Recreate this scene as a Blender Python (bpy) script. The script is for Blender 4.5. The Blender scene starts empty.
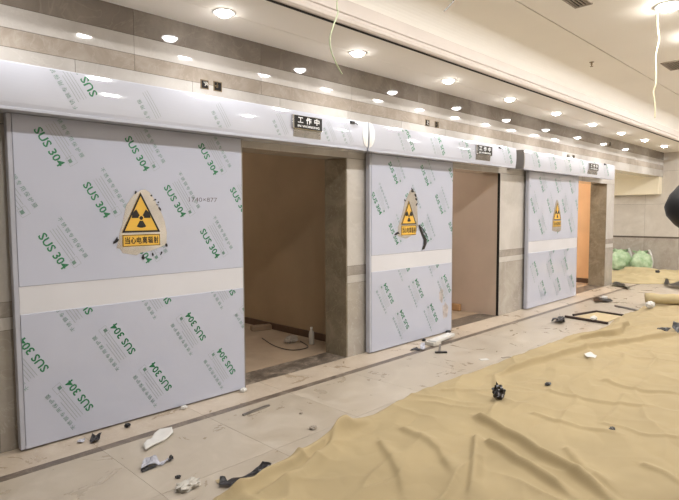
import bpy, bmesh, math, random
from mathutils import Vector, Matrix, noise

C = bpy.context.scene.collection
S = bpy.context.scene
rnd = random.Random(7)

# ------------------------------------------------------------------ camera
F_PX, YAW, PITCH, ROLL, EYE = 544.18, math.radians(44.637), math.radians(-3.864), math.radians(-0.272), 1.55
_F = Vector((math.cos(YAW)*math.cos(PITCH), math.sin(YAW)*math.cos(PITCH), math.sin(PITCH)))
_R0 = Vector((math.sin(YAW), -math.cos(YAW), 0)); _U0 = _R0.cross(_F)
_R = _R0*math.cos(ROLL) + _U0*math.sin(ROLL); _U = _U0*math.cos(ROLL) - _R0*math.sin(ROLL)
cam_d = bpy.data.cameras.new('camera'); cam = bpy.data.objects.new('camera', cam_d); C.objects.link(cam)
cam_d.sensor_fit = 'HORIZONTAL'; cam_d.sensor_width = 36; cam_d.lens = 36*F_PX/679
cam_d.clip_start = 0.05; cam_d.clip_end = 200
cam.matrix_world = Matrix(((_R.x, _U.x, -_F.x, 0), (_R.y, _U.y, -_F.y, 0), (_R.z, _U.z, -_F.z, EYE), (0, 0, 0, 1)))
S.camera = cam
EYEP = Vector((0, 0, EYE))
def ray(px, py): return _F + _R*((px-339.5)/F_PX) - _U*((py-250)/F_PX)
def at_floor(px, py, z=0.0):
    d = ray(px, py); return EYEP + d*((z-EYE)/d.z)
def at_y(px, py, y):
    d = ray(px, py); return EYEP + d*(y/d.y)
def at_x(px, py, x):
    d = ray(px, py); return EYEP + d*(x/d.x)

# ------------------------------------------------------------------ world, exposure
w = bpy.data.worlds.new('world'); S.world = w; w.use_nodes = True
w.node_tree.nodes['Background'].inputs[0].default_value = (0.9, 0.95, 1.0, 1)
w.node_tree.nodes['Background'].inputs[1].default_value = 0.0
S.view_settings.view_transform = 'Standard'; S.view_settings.look = 'None'
S.view_settings.gamma = 1; S.view_settings.use_curve_mapping = False
S.view_settings.exposure = 0.58
DOWNLIGHT = 38.0       # radiance of the small downlight lenses
BEAM = 15.0            # power of the beam each downlight throws
PANEL = 195.0           # radiance of the large round ceiling lamps

# ------------------------------------------------------------------ materials
def srgb(r, g, b):
    f = lambda c: (c/255/12.92) if c/255 <= .04045 else ((c/255+.055)/1.055)**2.4
    return (f(r), f(g), f(b), 1)
def mat(name, col, rough=.5, metal=0, var=.06, scale=6, bump=0, emit=None, coat=0, detail=4, col2=None, spec=.5):
    m = bpy.data.materials.new(name); m.use_nodes = True
    nt = m.node_tree; p = nt.nodes['Principled BSDF']
    p.inputs['Roughness'].default_value = rough; p.inputs['Metallic'].default_value = metal
    p.inputs['Specular IOR Level'].default_value = spec
    p.inputs['Coat Weight'].default_value = coat; p.inputs['Coat Roughness'].default_value = .06
    tc = nt.nodes.new('ShaderNodeTexCoord'); n = nt.nodes.new('ShaderNodeTexNoise')
    n.inputs['Scale'].default_value = scale; n.inputs['Detail'].default_value = detail
    nt.links.new(tc.outputs['Object'], n.inputs['Vector'])
    r = nt.nodes.new('ShaderNodeValToRGB')
    c1 = tuple(max(0, c*(1-var*2)) for c in col[:3])+(1,); c2 = col2 or tuple(min(1, c*(1+var*2)) for c in col[:3])+(1,)
    r.color_ramp.elements[0].position = .3; r.color_ramp.elements[0].color = c1
    r.color_ramp.elements[1].position = .7; r.color_ramp.elements[1].color = c2
    nt.links.new(n.outputs['Fac'], r.inputs['Fac']); nt.links.new(r.outputs['Color'], p.inputs['Base Color'])
    if bump:
        b = nt.nodes.new('ShaderNodeBump'); b.inputs['Strength'].default_value = bump; b.inputs['Distance'].default_value = .01
        nt.links.new(n.outputs['Fac'], b.inputs['Height']); nt.links.new(b.outputs['Normal'], p.inputs['Normal'])
    if emit:
        p.inputs['Emission Color'].default_value = col; p.inputs['Emission Strength'].default_value = emit
    return m
def marble(name, base, dark, light, rough=.12, scale=2.2, rough2=None, isl=.10, vein=.5):
    m = bpy.data.materials.new(name); m.use_nodes = True
    nt = m.node_tree; N = nt.nodes; L = nt.links; p = N['Principled BSDF']
    tc = N.new('ShaderNodeTexCoord'); geo = N.new('ShaderNodeNewGeometry')
    off = N.new('ShaderNodeVectorMath'); off.operation = 'MULTIPLY_ADD'
    cmb = N.new('ShaderNodeCombineXYZ')
    L.new(geo.outputs['Random Per Island'], cmb.inputs[0]); L.new(geo.outputs['Random Per Island'], cmb.inputs[1])
    off.inputs[1].default_value = (13, 7, 5); L.new(cmb.outputs[0], off.inputs[0]); L.new(tc.outputs['Object'], off.inputs[2])
    n1 = N.new('ShaderNodeTexNoise'); n1.inputs['Scale'].default_value = scale; n1.inputs['Detail'].default_value = 9
    n1.inputs['Roughness'].default_value = .62; n1.inputs['Distortion'].default_value = 1.1
    L.new(off.outputs[0], n1.inputs['Vector'])
    r = N.new('ShaderNodeValToRGB'); e = r.color_ramp.elements
    e[0].position = .22; e[0].color = dark; e[1].position = .78; e[1].color = light
    x = e.new(.5); x.color = base
    L.new(n1.outputs['Fac'], r.inputs['Fac'])
    n2 = N.new('ShaderNodeTexNoise'); n2.inputs['Scale'].default_value = scale*1.6; n2.inputs['Detail'].default_value = 5
    n2.inputs['Distortion'].default_value = 2.2; L.new(off.outputs[0], n2.inputs['Vector'])
    a = N.new('ShaderNodeMath'); a.operation = 'SUBTRACT'; a.inputs[1].default_value = .5; L.new(n2.outputs['Fac'], a.inputs[0])
    b = N.new('ShaderNodeMath'); b.operation = 'ABSOLUTE'; L.new(a.outputs[0], b.inputs[0])
    c = N.new('ShaderNodeMapRange'); c.inputs[1].default_value = 0; c.inputs[2].default_value = .02
    c.inputs[3].default_value = vein; c.inputs[4].default_value = 0; L.new(b.outputs[0], c.inputs[0])
    mx = N.new('ShaderNodeMixRGB'); mx.inputs[2].default_value = light
    L.new(c.outputs[0], mx.inputs[0]); L.new(r.outputs[0], mx.inputs[1])
    hs = N.new('ShaderNodeHueSaturation'); v = N.new('ShaderNodeMapRange')
    v.inputs[3].default_value = 1-isl; v.inputs[4].default_value = 1+isl
    L.new(geo.outputs['Random Per Island'], v.inputs[0]); L.new(v.outputs[0], hs.inputs['Value']); L.new(mx.outputs[0], hs.inputs['Color'])
    L.new(hs.outputs[0], p.inputs['Base Color'])
    if rough2 is None: p.inputs['Roughness'].default_value = rough
    else:
        q = N.new('ShaderNodeMapRange'); q.inputs[1].default_value = .35; q.inputs[2].default_value = .65
        q.inputs[3].default_value = rough; q.inputs[4].default_value = rough2
        L.new(n1.outputs['Fac'], q.inputs[0]); L.new(q.outputs[0], p.inputs['Roughness'])
    return m

M = {}
M['tile_light'] = marble('polished_cream_marble', srgb(190,185,179), srgb(176,170,163), srgb(206,202,197), .045, 1.5, isl=.04, vein=.25)
M['tile_top'] = marble('polished_taupe_marble', srgb(128,119,110), srgb(112,103,94), srgb(154,146,136), .045, 1.8, isl=.05, vein=.4)
M['tile_brown'] = marble('polished_tan_marble', srgb(160,149,137), srgb(146,135,122), srgb(184,175,164), .045, 3, isl=.05, vein=.4)
M['tile_low'] = marble('grey_beige_marble', srgb(170,163,154), srgb(152,144,134), srgb(190,184,175), .16, 2.2, isl=.05)
M['tile_band'] = marble('grey_marble_band', srgb(158,151,143), srgb(138,131,123), srgb(180,173,165), .14, 3, isl=.05)
M['jamb'] = marble('shade_tinted_jamb_marble', srgb(128,118,100), srgb(104,94,78), srgb(156,146,128), .12, 3, isl=.02)  # wall tile darkened: jamb shade and dark-room reflection painted into the colour
M['tile_far'] = marble('light_tinted_far_marble', srgb(208,200,190), srgb(194,186,176), srgb(220,214,206), .10, 1.5, isl=.03, vein=.2)  # near wall's cream marble, with the far end's brighter light painted in
M['tile_far_low'] = marble('light_tinted_grey_far_marble', srgb(178,169,158), srgb(160,150,139), srgb(196,188,178), .16, 2.2, isl=.03)  # near wall's lower marble, lightened the same way
M['grout'] = mat('grout', srgb(96,86,76), .9)
M['floor'] = marble('dusty_floor_marble', srgb(170,159,144), srgb(158,146,129), srgb(186,177,164), .25, 3.0, .5, isl=.02, vein=0)
M['floor_edge'] = marble('floor_border_marble', srgb(184,170,153), srgb(164,146,124), srgb(198,187,172), .25, 3.2, .5, isl=.04)
M['emperador'] = marble('dark_brown_marble', srgb(96,86,76), srgb(50,44,40), srgb(170,158,144), .3, 8, .5, isl=.05)
M['stripe'] = marble('brown_floor_stripe', srgb(104,92,82), srgb(70,62,56), srgb(150,138,124), .3, 7, .5, isl=.04)
M['room_floor'] = mat('dusty_screed', srgb(166,146,124), .8, scale=3, bump=.15)
M['room_wall'] = mat('brown_board_wall', srgb(156,134,106), .7, scale=1.5, var=.05)
M['pink_wall'] = mat('pinkish_board_wall', srgb(192,174,158), .6, scale=2, var=.03)
M['orange_wall'] = mat('orange_board_wall', srgb(226,186,142), .6, scale=2, var=.03)
M['room_dark'] = mat('bare_plaster', srgb(150,128,106), .85, scale=3)
M['baseboard'] = mat('brown_skirting', srgb(84,62,46), .5)
M['ceil'] = mat('cream_ceiling_paint', srgb(240,234,224), .75, var=.01, scale=1.2)
M['ceil_main'] = mat('beige_ceiling_paint', srgb(240,235,226), .75, var=.012, scale=1.0)
M['cornice'] = mat('pale_cornice_paint', srgb(206,196,188), .5, var=.01)
M['dark'] = mat('shadow_gap', srgb(26,22,20), .9)
M['groove'] = mat('groove_filler', srgb(150,132,112), .9)
M['alcove'] = mat('cream_alcove_paint', srgb(246,236,212), .6, var=.01)
M['film'] = mat('lavender_protective_film', srgb(186,190,206), .14, var=.012, scale=1.1, coat=.3)
M['film_hdr'] = mat('reflection_lightened_film', srgb(196,199,211), .06, var=.01, scale=1.1, coat=.5)  # lighter copy of the door film, ceiling reflection painted into the colour
M['film_edge'] = mat('grey_film_edge', srgb(178,180,191), .25, var=.03)
M['band'] = mat('white_band', srgb(208,208,213), .22, var=.015, scale=1.6)
M['steel'] = mat('bare_steel', srgb(206,204,201), .16, 1)
M['steel_dull'] = mat('dull_steel', srgb(150,146,142), .38, .9, var=.05)
M['white_plastic'] = mat('white_plastic', srgb(236,234,232), .25, var=.01)
M['green'] = mat('green_print', srgb(38,118,78), .4, var=.03)
M['greygreen'] = mat('grey_green_print', srgb(110,140,130), .4, var=.03)
M['greyline'] = mat('grey_print', srgb(150,160,162), .4, var=.03)
M['pencil'] = mat('pencil_mark', srgb(120,112,118), .5)
M['yellow'] = mat('warning_yellow', srgb(228,182,72), .35, var=.02)
M['black'] = mat('black_paint', srgb(22,20,20), .4)
M['signblack'] = mat('sign_black', srgb(18,18,20), .18)
M['signwhite'] = mat('sign_white', srgb(235,235,235), .4)
M['lamp'] = mat('lamp_lens', (1, .985, .97, 1), .4, var=0, emit=DOWNLIGHT)
M['panel'] = mat('lamp_panel', (1, .985, .97, 1), .4, var=0, emit=PANEL)
M['canvas'] = mat('khaki_canvas', srgb(160,143,108), .85, var=.03, scale=2.2, bump=.05, detail=8)
M['canvas_far'] = mat('pale_khaki_canvas', srgb(182,166,128), .85, var=.04, scale=3)
M['black_film'] = mat('black_plastic_film', srgb(30,28,30), .3, var=.1)
M['silver'] = mat('silver_grey_film', srgb(176,176,186), .25, var=.1, scale=20)
M['paper'] = mat('white_paper', srgb(206,204,200), .6, var=.02)
M['clear'] = mat('milky_plastic', srgb(192,187,178), .2, var=.05)
M['rod'] = mat('dark_brown_rod', srgb(58,44,40), .4)
M['board'] = mat('cream_board', srgb(186,168,132), .7, var=.02)
M['bag'] = mat('green_woven_bag', srgb(160,200,144), .45, var=.12, scale=9, bump=.5, col2=srgb(206,224,192))
M['wire'] = mat('cream_cable', srgb(206,198,166), .5)
M['green_wire'] = mat('pale_green_cable', srgb(178,186,150), .5)
M['jacket'] = mat('black_jacket', srgb(26,25,27), .5, scale=14, bump=.2, var=.1)
M['trousers'] = mat('dark_trousers', srgb(40,42,52), .8, scale=20)
M['skin'] = mat('skin', srgb(206,156,126), .5, var=.03)
M['hair'] = mat('black_hair', srgb(20,17,16), .5, var=.2, scale=40)
M['shoe'] = mat('black_shoe', srgb(24,22,22), .45)
M['grille'] = mat('grey_grille', srgb(150,138,122), .5)
M['brass'] = mat('dull_brass', srgb(120,104,80), .4, .8)
M['timber'] = mat('timber_offcut', srgb(178,140,98), .7)
M['concrete'] = mat('grey_lump', srgb(150,140,128), .9, scale=20, bump=.3)

# ------------------------------------------------------------------ mesh helpers
def obj(name, bm, ms, parent=None, smooth=False):
    bm.normal_update()
    me = bpy.data.meshes.new(name); bm.to_mesh(me); bm.free()
    for m in (ms if isinstance(ms, (list, tuple)) else [ms]): me.materials.append(m if not isinstance(m, str) else M[m])
    if smooth:
        for p in me.polygons: p.use_smooth = True
    o = bpy.data.objects.new(name, me); C.objects.link(o)
    if parent is not None: o.parent = parent; o.matrix_parent_inverse = Matrix.Translation(-Vector(parent.location)) if False else Matrix.Identity(4)
    return o
def thing(name, label, cat, loc=(0, 0, 0), group=None):
    o = bpy.data.objects.new(name, None); C.objects.link(o); o.location = loc; o.empty_display_size = .1
    o['label'] = label; o['category'] = cat
    if group: o['group'] = group
    return o
def tag(o, label, cat, group=None):
    o['label'] = label; o['category'] = cat
    if group: o['group'] = group
    return o
def struct(name, bm, ms, smooth=False):
    o = obj(name, bm, ms, None, smooth); o['kind'] = 'structure'; return o
def box(bm, x0, x1, y0, y1, z0, z1, mi=0, bev=0):
    r = bmesh.ops.create_cube(bm, size=1)
    for v in r['verts']:
        v.co = Vector(((x0+x1)/2+v.co.x*(x1-x0), (y0+y1)/2+v.co.y*(y1-y0), (z0+z1)/2+v.co.z*(z1-z0)))
    fs = set(f for v in r['verts'] for f in v.link_faces)
    for f in fs: f.material_index = mi
    if bev:
        es = list(set(e for v in r['verts'] for e in v.link_edges))
        q = bmesh.ops.bevel(bm, geom=es, offset=bev, segments=2, affect='EDGES', profile=.5)
        for f in q['faces']: f.material_index = mi
    return bm
def nb(): return bmesh.new()
def bx(*a, **k): return box(nb(), *a, **k)
def extrude_x(bm, prof, x0, x1, mi=0, closed=True):   # prof: (y, z) list
    a = [bm.verts.new((x0, y, z)) for y, z in prof]; b = [bm.verts.new((x1, y, z)) for y, z in prof]
    n = len(prof)
    for i in range(n if closed else n-1):
        f = bm.faces.new((a[i], a[(i+1) % n], b[(i+1) % n], b[i])); f.material_index = mi
    if closed:
        bm.faces.new(a).material_index = mi; bm.faces.new(b[::-1]).material_index = mi
    bmesh.ops.recalc_face_normals(bm, faces=bm.faces[:])
    return bm
def poly_y(bm, pts, y0, y1, mi=0):     # polygon in x,z extruded between y0 (front) and y1
    a = [bm.verts.new((x, y0, z)) for x, z in pts]; b = [bm.verts.new((x, y1, z)) for x, z in pts]
    n = len(pts); fs = [bm.faces.new(a), bm.faces.new(b[::-1])]
    for i in range(n): fs.append(bm.faces.new((a[i], b[i], b[(i+1) % n], a[(i+1) % n])))
    for f in fs: f.material_index = mi
    bmesh.ops.recalc_face_normals(bm, faces=fs)
    return bm
def tube(bm, pts, r, seg=8, cap=True):
    rings = []
    pts = [Vector(p) for p in pts]
    rs = r if isinstance(r, (list, tuple)) else [r]*len(pts)
    for i, p in enumerate(pts):
        t = (pts[min(i+1, len(pts)-1)]-pts[max(i-1, 0)]).normalized()
        a = t.orthogonal().normalized() if not rings else (pa - t*pa.dot(t)).normalized()
        pa = a; b = t.cross(a)
        rings.append([bm.verts.new(p+(a*math.cos(k*2*math.pi/seg)+b*math.sin(k*2*math.pi/seg))*rs[i]) for k in range(seg)])
    for i in range(len(rings)-1):
        for k in range(seg): bm.faces.new((rings[i][k], rings[i][(k+1) % seg], rings[i+1][(k+1) % seg], rings[i+1][k]))
    if cap: bm.faces.new(rings[0][::-1]); bm.faces.new(rings[-1])
    bmesh.ops.recalc_face_normals(bm, faces=bm.faces[:])
    return bm
def disc(bm, c, r, n=28, up=False):
    vs = [bm.verts.new((c[0]+r*math.cos(2*math.pi*i/n), c[1]+r*math.sin(2*math.pi*i/n), c[2])) for i in range(n)]
    bm.faces.new(vs if up else vs[::-1]); return bm
def lathe(bm, prof, n=28):             # (r, z)
    rings = [[bm.verts.new((r*math.cos(2*math.pi*i/n), r*math.sin(2*math.pi*i/n), z)) for i in range(n)] for r, z in prof]
    for a, b in zip(rings, rings[1:]):
        for i in range(n): bm.faces.new((a[i], a[(i+1) % n], b[(i+1) % n], b[i]))
    bmesh.ops.recalc_face_normals(bm, faces=bm.faces[:]); return bm

_txt = {}
def text_geo(s, size, bold=0.0):
    k = (s, size, bold)
    if k not in _txt:
        cu = bpy.data.curves.new('t', 'FONT'); cu.body = s; cu.size = size; cu.align_x = 'CENTER'; cu.align_y = 'CENTER'
        cu.offset = bold; cu.resolution_u = 2
        o = bpy.data.objects.new('t', cu); C.objects.link(o)
        dg = bpy.context.evaluated_depsgraph_get(); me = o.evaluated_get(dg).to_mesh()
        vs = [v.co.copy() for v in me.vertices]; fs = [tuple(p.vertices) for p in me.polygons]
        o.evaluated_get(dg).to_mesh_clear(); bpy.data.objects.remove(o); bpy.data.curves.remove(cu)
        _txt[k] = (vs, fs)
    return _txt[k]
def put_text(bm, s, size, fn, mi=0, bold=0.0, width=None, sub=False):
    vs, fs = text_geo(s, size, bold)
    k = 1.0
    if width and vs:
        w_ = max(v.x for v in vs)-min(v.x for v in vs); k = width/w_
    cx = (max(v.x for v in vs)+min(v.x for v in vs))/2; cy = (max(v.y for v in vs)+min(v.y for v in vs))/2
    nv = [bm.verts.new(fn((v.x-cx)*k, v.y-cy)) for v in vs]
    for f in fs:
        try: bm.faces.new([nv[i] for i in f]).material_index = mi
        except ValueError: pass
def quad(bm, u0, u1, v0, v1, fn, mi=0):
    bm.faces.new([bm.verts.new(fn(*p)) for p in ((u0, v0), (u1, v0), (u1, v1), (u0, v1))]).material_index = mi

# ------------------------------------------------------------------ the setting
WY, WB = 4.0, 4.32                      # front and back of the tiled wall
OPEN = [(2.70, 4.17), (5.95, 7.43), (10.05, 11.93)]
OH = 2.13
COURSES = [(0, .80, 'tile_low'), (.80, .885, 'tile_light'), (.885, .985, 'tile_band'), (.985, 2.13, 'tile_light'), (2.13, 2.62, 'tile_light'),
           (2.62, 2.74, 'tile_brown'), (2.74, 2.88, 'tile_light'), (2.88, 3.09, 'tile_top')]
mats = ['tile_low', 'tile_light', 'tile_band', 'tile_brown', 'tile_top', 'grout']
bm = nb()
G = .0015
def tiles(x0, x1, z0, z1, m, per):
    n = max(1, round((x1-x0)/per)); s = (x1-x0)/n
    for i in range(n): box(bm, x0+i*s+G, x0+(i+1)*s-G, WY, WB, z0+G, z1-G, mats.index(m))
for z0, z1, m in COURSES:
    if z1 <= OH+.001:
        segs = [(-4, .9), (.9, 2.70), (4.17, 5.95), (7.43, 10.05), (11.93, 12.37)]
        for a, b in segs: tiles(a, b, z0, z1, m, .9)
    else:
        if z0 < 2.4:
            tiles(-4, 12.37, z0, 2.445, m, .9); tiles(-4, 16, 2.445, z1, m, .9)
        else: tiles(-4, 16, z0, z1, m, 1.2)
# backing that shows only in the joints
for a, b in [(-4, 2.70), (4.17, 5.95), (7.43, 10.05), (11.93, 12.37)]: box(bm, a+.003, b-.003, WY+.003, WB-.003, .0, OH, 5)
box(bm, -4, 12.365, WY+.003, WB-.003, OH+.003, 2.5, 5); box(bm, -4, 16, WY+.003, WB-.003, 2.45, 3.09, 5)
struct('wall_left', bm, mats)

# floor
bm = nb(); FM = ['floor', 'stripe', 'floor_edge', 'emperador', 'grout', 'room_floor']
box(bm, -4, 16.2, -3.6, 9.2, -.12, -.004, 4)
x = -4.0
xs = [-4.0+.60]
while xs[-1] < 16: xs.append(xs[-1]+.80)
xs = [-4]+[min(v-.02, 16.1) for v in xs]
ys = [3.56-.8*k for k in range(10)]; ys = [v for v in ys if v > -3.6]+[-3.6]
for a, b in zip(xs, xs[1:]):
    for c, d in zip(ys, ys[1:]): box(bm, a+.001, b-.001, d+.001, c-.001, -.01, 0, 0)
    box(bm, a+.001, b-.001, 3.561, 3.634, -.01, 0, 1)
    box(bm, a+.001, b-.001, 3.635, 4.0, -.01, 0, 2)
for a, b in OPEN: box(bm, a, b, 4.0, 4.32, -.01, 0, 3)
box(bm, -4, 12.37, 4.321, 9.2, -.01, 0, 5)
box(bm, 12.371, 16.1, 4.001, 9.2, -.01, 0, 0)
struct('floor', bm, FM)

# far wall, right wall, back wall
bm = nb()
def tiles_x(y0, y1, z0, z1, mi, per):
    n = max(1, round((y1-y0)/per)); s = (y1-y0)/n
    for i in range(n): box(bm, 16.0, 16.1, y0+i*s+.002, y0+(i+1)*s-.002, z0+.002, z1-.002, mi)
for z0, z1, mi in [(0, .86, 0), (.90, 1.75, 1), (1.75, 2.6, 1), (2.6, 3.6, 1)]: tiles_x(-3.6, 9.2, z0, z1, mi, .8)
box(bm, 16.003, 16.1, -3.6, 9.2, 0, 3.7, 2)
struct('wall_far', bm, ['tile_far_low', 'tile_far', 'grout'])
struct('wall_right', bx(-4, 16.1, -3.7, -3.6, 0, 3.7), 'ceil')
struct('wall_back', bx(-4.1, -4, -3.7, 4.3, 0, 3.7), 'tile_light')
# ceilings
bm = nb()
box(bm, -4, 16, 3.18, 3.598, 3.07, 3.16, 0); box(bm, -4, 16, 3.602, 4.0, 3.07, 3.16, 0); box(bm, -4, 16, 3.2, 4.0, 3.08, 3.2, 1)
box(bm, -4, 16, 3.150, 3.1799, 3.0712, 3.12, 2)
struct('ceiling_soffit', bm, ['ceil', 'groove', 'dark'])
bm = nb()
box(bm, -4, 16.1, -3.7, 2.583, 3.6, 3.7, 0); box(bm, -4, 16.1, -3.7, 3.6, 3.615, 3.75, 1)
prof = [(2.597, 3.6), (3.12, 3.6)]
for k in range(0, 11):
    t = k/10*math.pi/2; prof.append((3.16+.19*math.sin(t), 3.41+.19*math.cos(t)))
prof += [(3.35, 3.15), (3.45, 3.15), (3.45, 3.7), (2.597, 3.7)]
extrude_x(bm, prof, -4, 16.1, 0)
struct('ceiling', bm, ['ceil_main', 'groove'])
# cornice between the two ceilings
extr = [(3.12, 3.265), (3.12, 3.155), (3.128, 3.15), (3.128, 3.14), (3.108, 3.135), (3.102, 3.115), (3.108, 3.085), (3.125, 3.07), (3.165, 3.07), (3.165, 3.2), (3.35, 3.2), (3.35, 3.265), (3.30, 3.265)]
extr = [(3.12, 3.265), (3.12, 3.158), (3.132, 3.152), (3.132, 3.142), (3.110, 3.136), (3.103, 3.115), (3.110, 3.09), (3.128, 3.075), (3.150, 3.075), (3.150, 3.215), (3.35, 3.215), (3.35, 3.23), (3.14, 3.23), (3.14, 3.265)]
struct('trim_1', extrude_x(nb(), extr, -4, 16, 0), 'cornice')
# rooms behind the openings
def room(x0, x1, xr, m, name, ydeep=8.0, right_y0=WB):
    bm = nb()
    box(bm, xr, xr+.06, right_y0, ydeep, 0, 2.7); struct('wall_%s_room_right' % name, bm, m)
    struct('wall_%s_room_back' % name, bx(x0, xr, ydeep, ydeep+.08, 0, 2.7), m)
    struct('wall_%s_room_left' % name, bx(x0-.06, x0, WB, ydeep, 0, 2.7), 'room_dark')
    struct('ceiling_%s_room' % name, bx(x0-.06, xr+.06, WB, ydeep+.08, 2.7, 2.78), 'ceil')
room(1.2, None, 4.52, 'room_wall', 'first'); room(4.9, None, 7.43, 'pink_wall', 'second', right_y0=4.012); room(9.0, None, 12.25, 'orange_wall', 'third')
struct('baseboard_first_room', bx(4.495, 4.52, WB, 8, 0, .085, bev=.004), 'baseboard')
struct('baseboard_third_room', bx(12.225, 12.25, WB, 8, 0, .10, bev=.004), 'baseboard')
struct('trim_2', bx(7.426, 7.434, 3.992, 4.03, 0, OH), 'dark')
for i, (a, m) in enumerate([(4.155, 'jamb'), (11.915, 'jamb')]): struct('trim_%d' % (i+4), bx(a, a+.014, 4.004, 4.325, 0, 2.128), m)  # linings added to carry the painted shade on the jambs
# alcove beyond the last door
struct('ceiling_alcove', bx(12.37, 16, WB, 9.2, 2.445, 2.55), 'alcove')
struct('wall_alcove_back', bx(12.3, 16.1, 9.2, 9.3, 0, 2.6), 'tile_light')
struct('wall_alcove_left', bx(12.31, 12.37, WB, 9.2, 0, 2.6), 'tile_light')
bm = bx(15.72, 15.995, 4.05, 9.2, 2.02, 2.445); box(bm, 15.70, 15.995, 4.02, 4.05, 2.0, 2.445); box(bm, 15.70, 15.995, 4.05, 9.2, 2.0, 2.02)
struct('trim_3', bm, 'alcove')

# ------------------------------------------------------------------ ceiling lamps
def downlight_proto():
    t = thing('recessed_downlight', 'x', 'ceiling light', (0, 0, 3.07), 'downlights in the lowered ceiling strip')
    obj('trim_ring', lathe(nb(), [(.062, .0), (.064, -.006), (.085, -.005), (.09, -.0015), (.09, .0)]), 'white_plastic', t, True)
    obj('lens', lathe(nb(), [(.0, -.036), (.022, -.034), (.042, -.027), (.056, -.015), (.063, -.003)], 24), 'lamp', t, True); return t
def beam_light(x, y, z, p, ang=125):
    l = bpy.data.lights.new('downlight_beam', 'SPOT'); l.energy = p; l.spot_size = math.radians(ang); l.spot_blend = .7
    l.shadow_soft_size = .05; l.color = (1, .98, .95)
    o = bpy.data.objects.new('downlight_beam', l); C.objects.link(o); o.location = (x, y, z)
def copy_thing(r, loc, label=None, rz=None):
    n = r.copy(); C.objects.link(n); n.location = loc
    if rz is not None: n.rotation_euler = (0, 0, rz)
    if label: n['label'] = label
    for ch in r.children:
        c = ch.copy(); C.objects.link(c); c.parent = n
        for g in ch.children:
            d = g.copy(); C.objects.link(d); d.parent = c
    return n
dl = downlight_proto()
DLX = [2.40, 3.89, 5.43, 6.90, 8.39, 9.89, 11.38, 12.86, 14.35]
names = ['large bright round downlight at top left, nearest of the lit row above the tiled wall',
         'round downlight above the first doorway, just right of the hanging green cable',
         'round downlight above the taped second door, third along the row',
         'round downlight above the second doorway, fourth along the row',
         'round downlight above the left half of the third door, fifth along the row',
         'round downlight above the third doorway\'s door panel, sixth along the row',
         'round downlight above the third doorway opening, seventh along the row',
         'small round downlight just past the last door header, eighth along the row',
         'smallest round downlight at the far end of the row near the far wall']
for i, x in enumerate(DLX):
    if i == 0: dl.location = (x, 3.585, 3.07); dl['label'] = names[0]
    else: copy_thing(dl, (x, 3.585, 3.07), names[i])
for x in DLX+[.92]: beam_light(x, 3.585, 3.027, BEAM)
for x in (.92, -.56, -2.05): copy_thing(dl, (x, 3.585, 3.07), 'round downlight of the same row, left of the picture')
cl = thing('round_ceiling_lamp', 'large round ceiling lamp shining at the top right corner beside the dangling cream cable', 'ceiling light', (6.27, 1.57, 3.6), 'round lamps in the main ceiling')
obj('rim', lathe(nb(), [(.10, 0), (.105, -.012), (.13, -.01), (.135, 0)], 36), 'white_plastic', cl, True)
obj('diffuser', lathe(nb(), [(.0, -.05), (.04, -.047), (.075, -.036), (.096, -.02), (.104, -.005)], 32), 'panel', cl, True)
for x in [6.27+1.27*k for k in range(-4, 8) if k]: copy_thing(cl, (x, 1.57, 3.6), 'round lamp of the main ceiling outside the picture')
for x, y in ((13.4, 6.6), (14.8, 6.9)): copy_thing(cl, (x, y, 2.445), 'round lamp on the ceiling of the alcove past the last doorway')
for x in (3.8, 6.52, 9.2, 11.9, 14.5): copy_thing(cl, (x, -1.5, 3.6), 'round lamp of the main ceiling outside the picture')

def added_bulb(x, y, label, m):  # added out-of-sight bulb that brightens a side room
    t = thing('added_fill_bulb', label, 'ceiling light', (x, y, 2.7), 'added fill bulbs in the side rooms')
    obj('holder', lathe(nb(), [(0, 0), (.04, 0), (.035, -.05), (0, -.05)], 14), 'white_plastic', t)
    bm = nb(); bmesh.ops.create_icosphere(bm, subdivisions=2, radius=.045, matrix=Matrix.Translation((0, 0, -.09))); obj('bulb', bm, m, t, True)
for x, y, lb, e in [(2.3, 6.9, 'first', 320), (6.3, 6.5, 'second', 650), (10.4, 6.2, 'third', 1500)]:
    added_bulb(x, y, 'added fill bulb on the ceiling of the %s side room, hidden behind its door' % lb, mat('fill_bulb_'+lb, (1, .92, .82, 1), .4, var=0, emit=e))

# ------------------------------------------------------------------ protective film prints
ANG = math.radians(-58.5)
CJK = '不锈钢专用保护膜'
def print_block(bm, fn, mis=(0, 1, 2), faint=False):
    """one printed block centred on its large letters: fn maps (along the text, above the text)"""
    put_text(bm, 'SUS 304', .075, fn, mis[0], .0016, width=.275)
    for k, (a, b) in enumerate([(-.13, .12), (-.13, .13), (-.12, .10), (-.13, .05)]):
        v = .056+k*.019; quad(bm, a, b, v, v+.0035, fn, mis[2])
    for i, ch in enumerate(CJK):
        put_text(bm, ch, .034, lambda u, v, i=i: fn(-.155+i*.042+u, .152+v), mis[1])
    quad(bm, .125, .15, .052, .076, fn, mis[1])
    for a, b, c, d in [(.11, .17, .044, .046), (.11, .17, .10, .102), (.11, .112, .044, .102), (.168, .17, .044, .102)]: quad(bm, a, b, c, d, fn, mis[2])
def clip(bm, x0, x1, z0, z1, geom=None):
    for co, no in [((x0, 0, 0), (-1, 0, 0)), ((x1, 0, 0), (1, 0, 0)), ((0, 0, z0), (0, 0, -1)), ((0, 0, z1), (0, 0, 1))]:
        bmesh.ops.bisect_plane(bm, geom=bm.verts[:]+bm.edges[:]+bm.faces[:], plane_co=co, plane_no=no, clear_outer=True)
def place(cx, cz, ang, yf):
    ca, sa = math.cos(ang), math.sin(ang)
    return lambda u, v: Vector((cx+u*ca-v*sa, yf(cz+u*sa+v*ca), cz+u*sa+v*ca))
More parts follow.
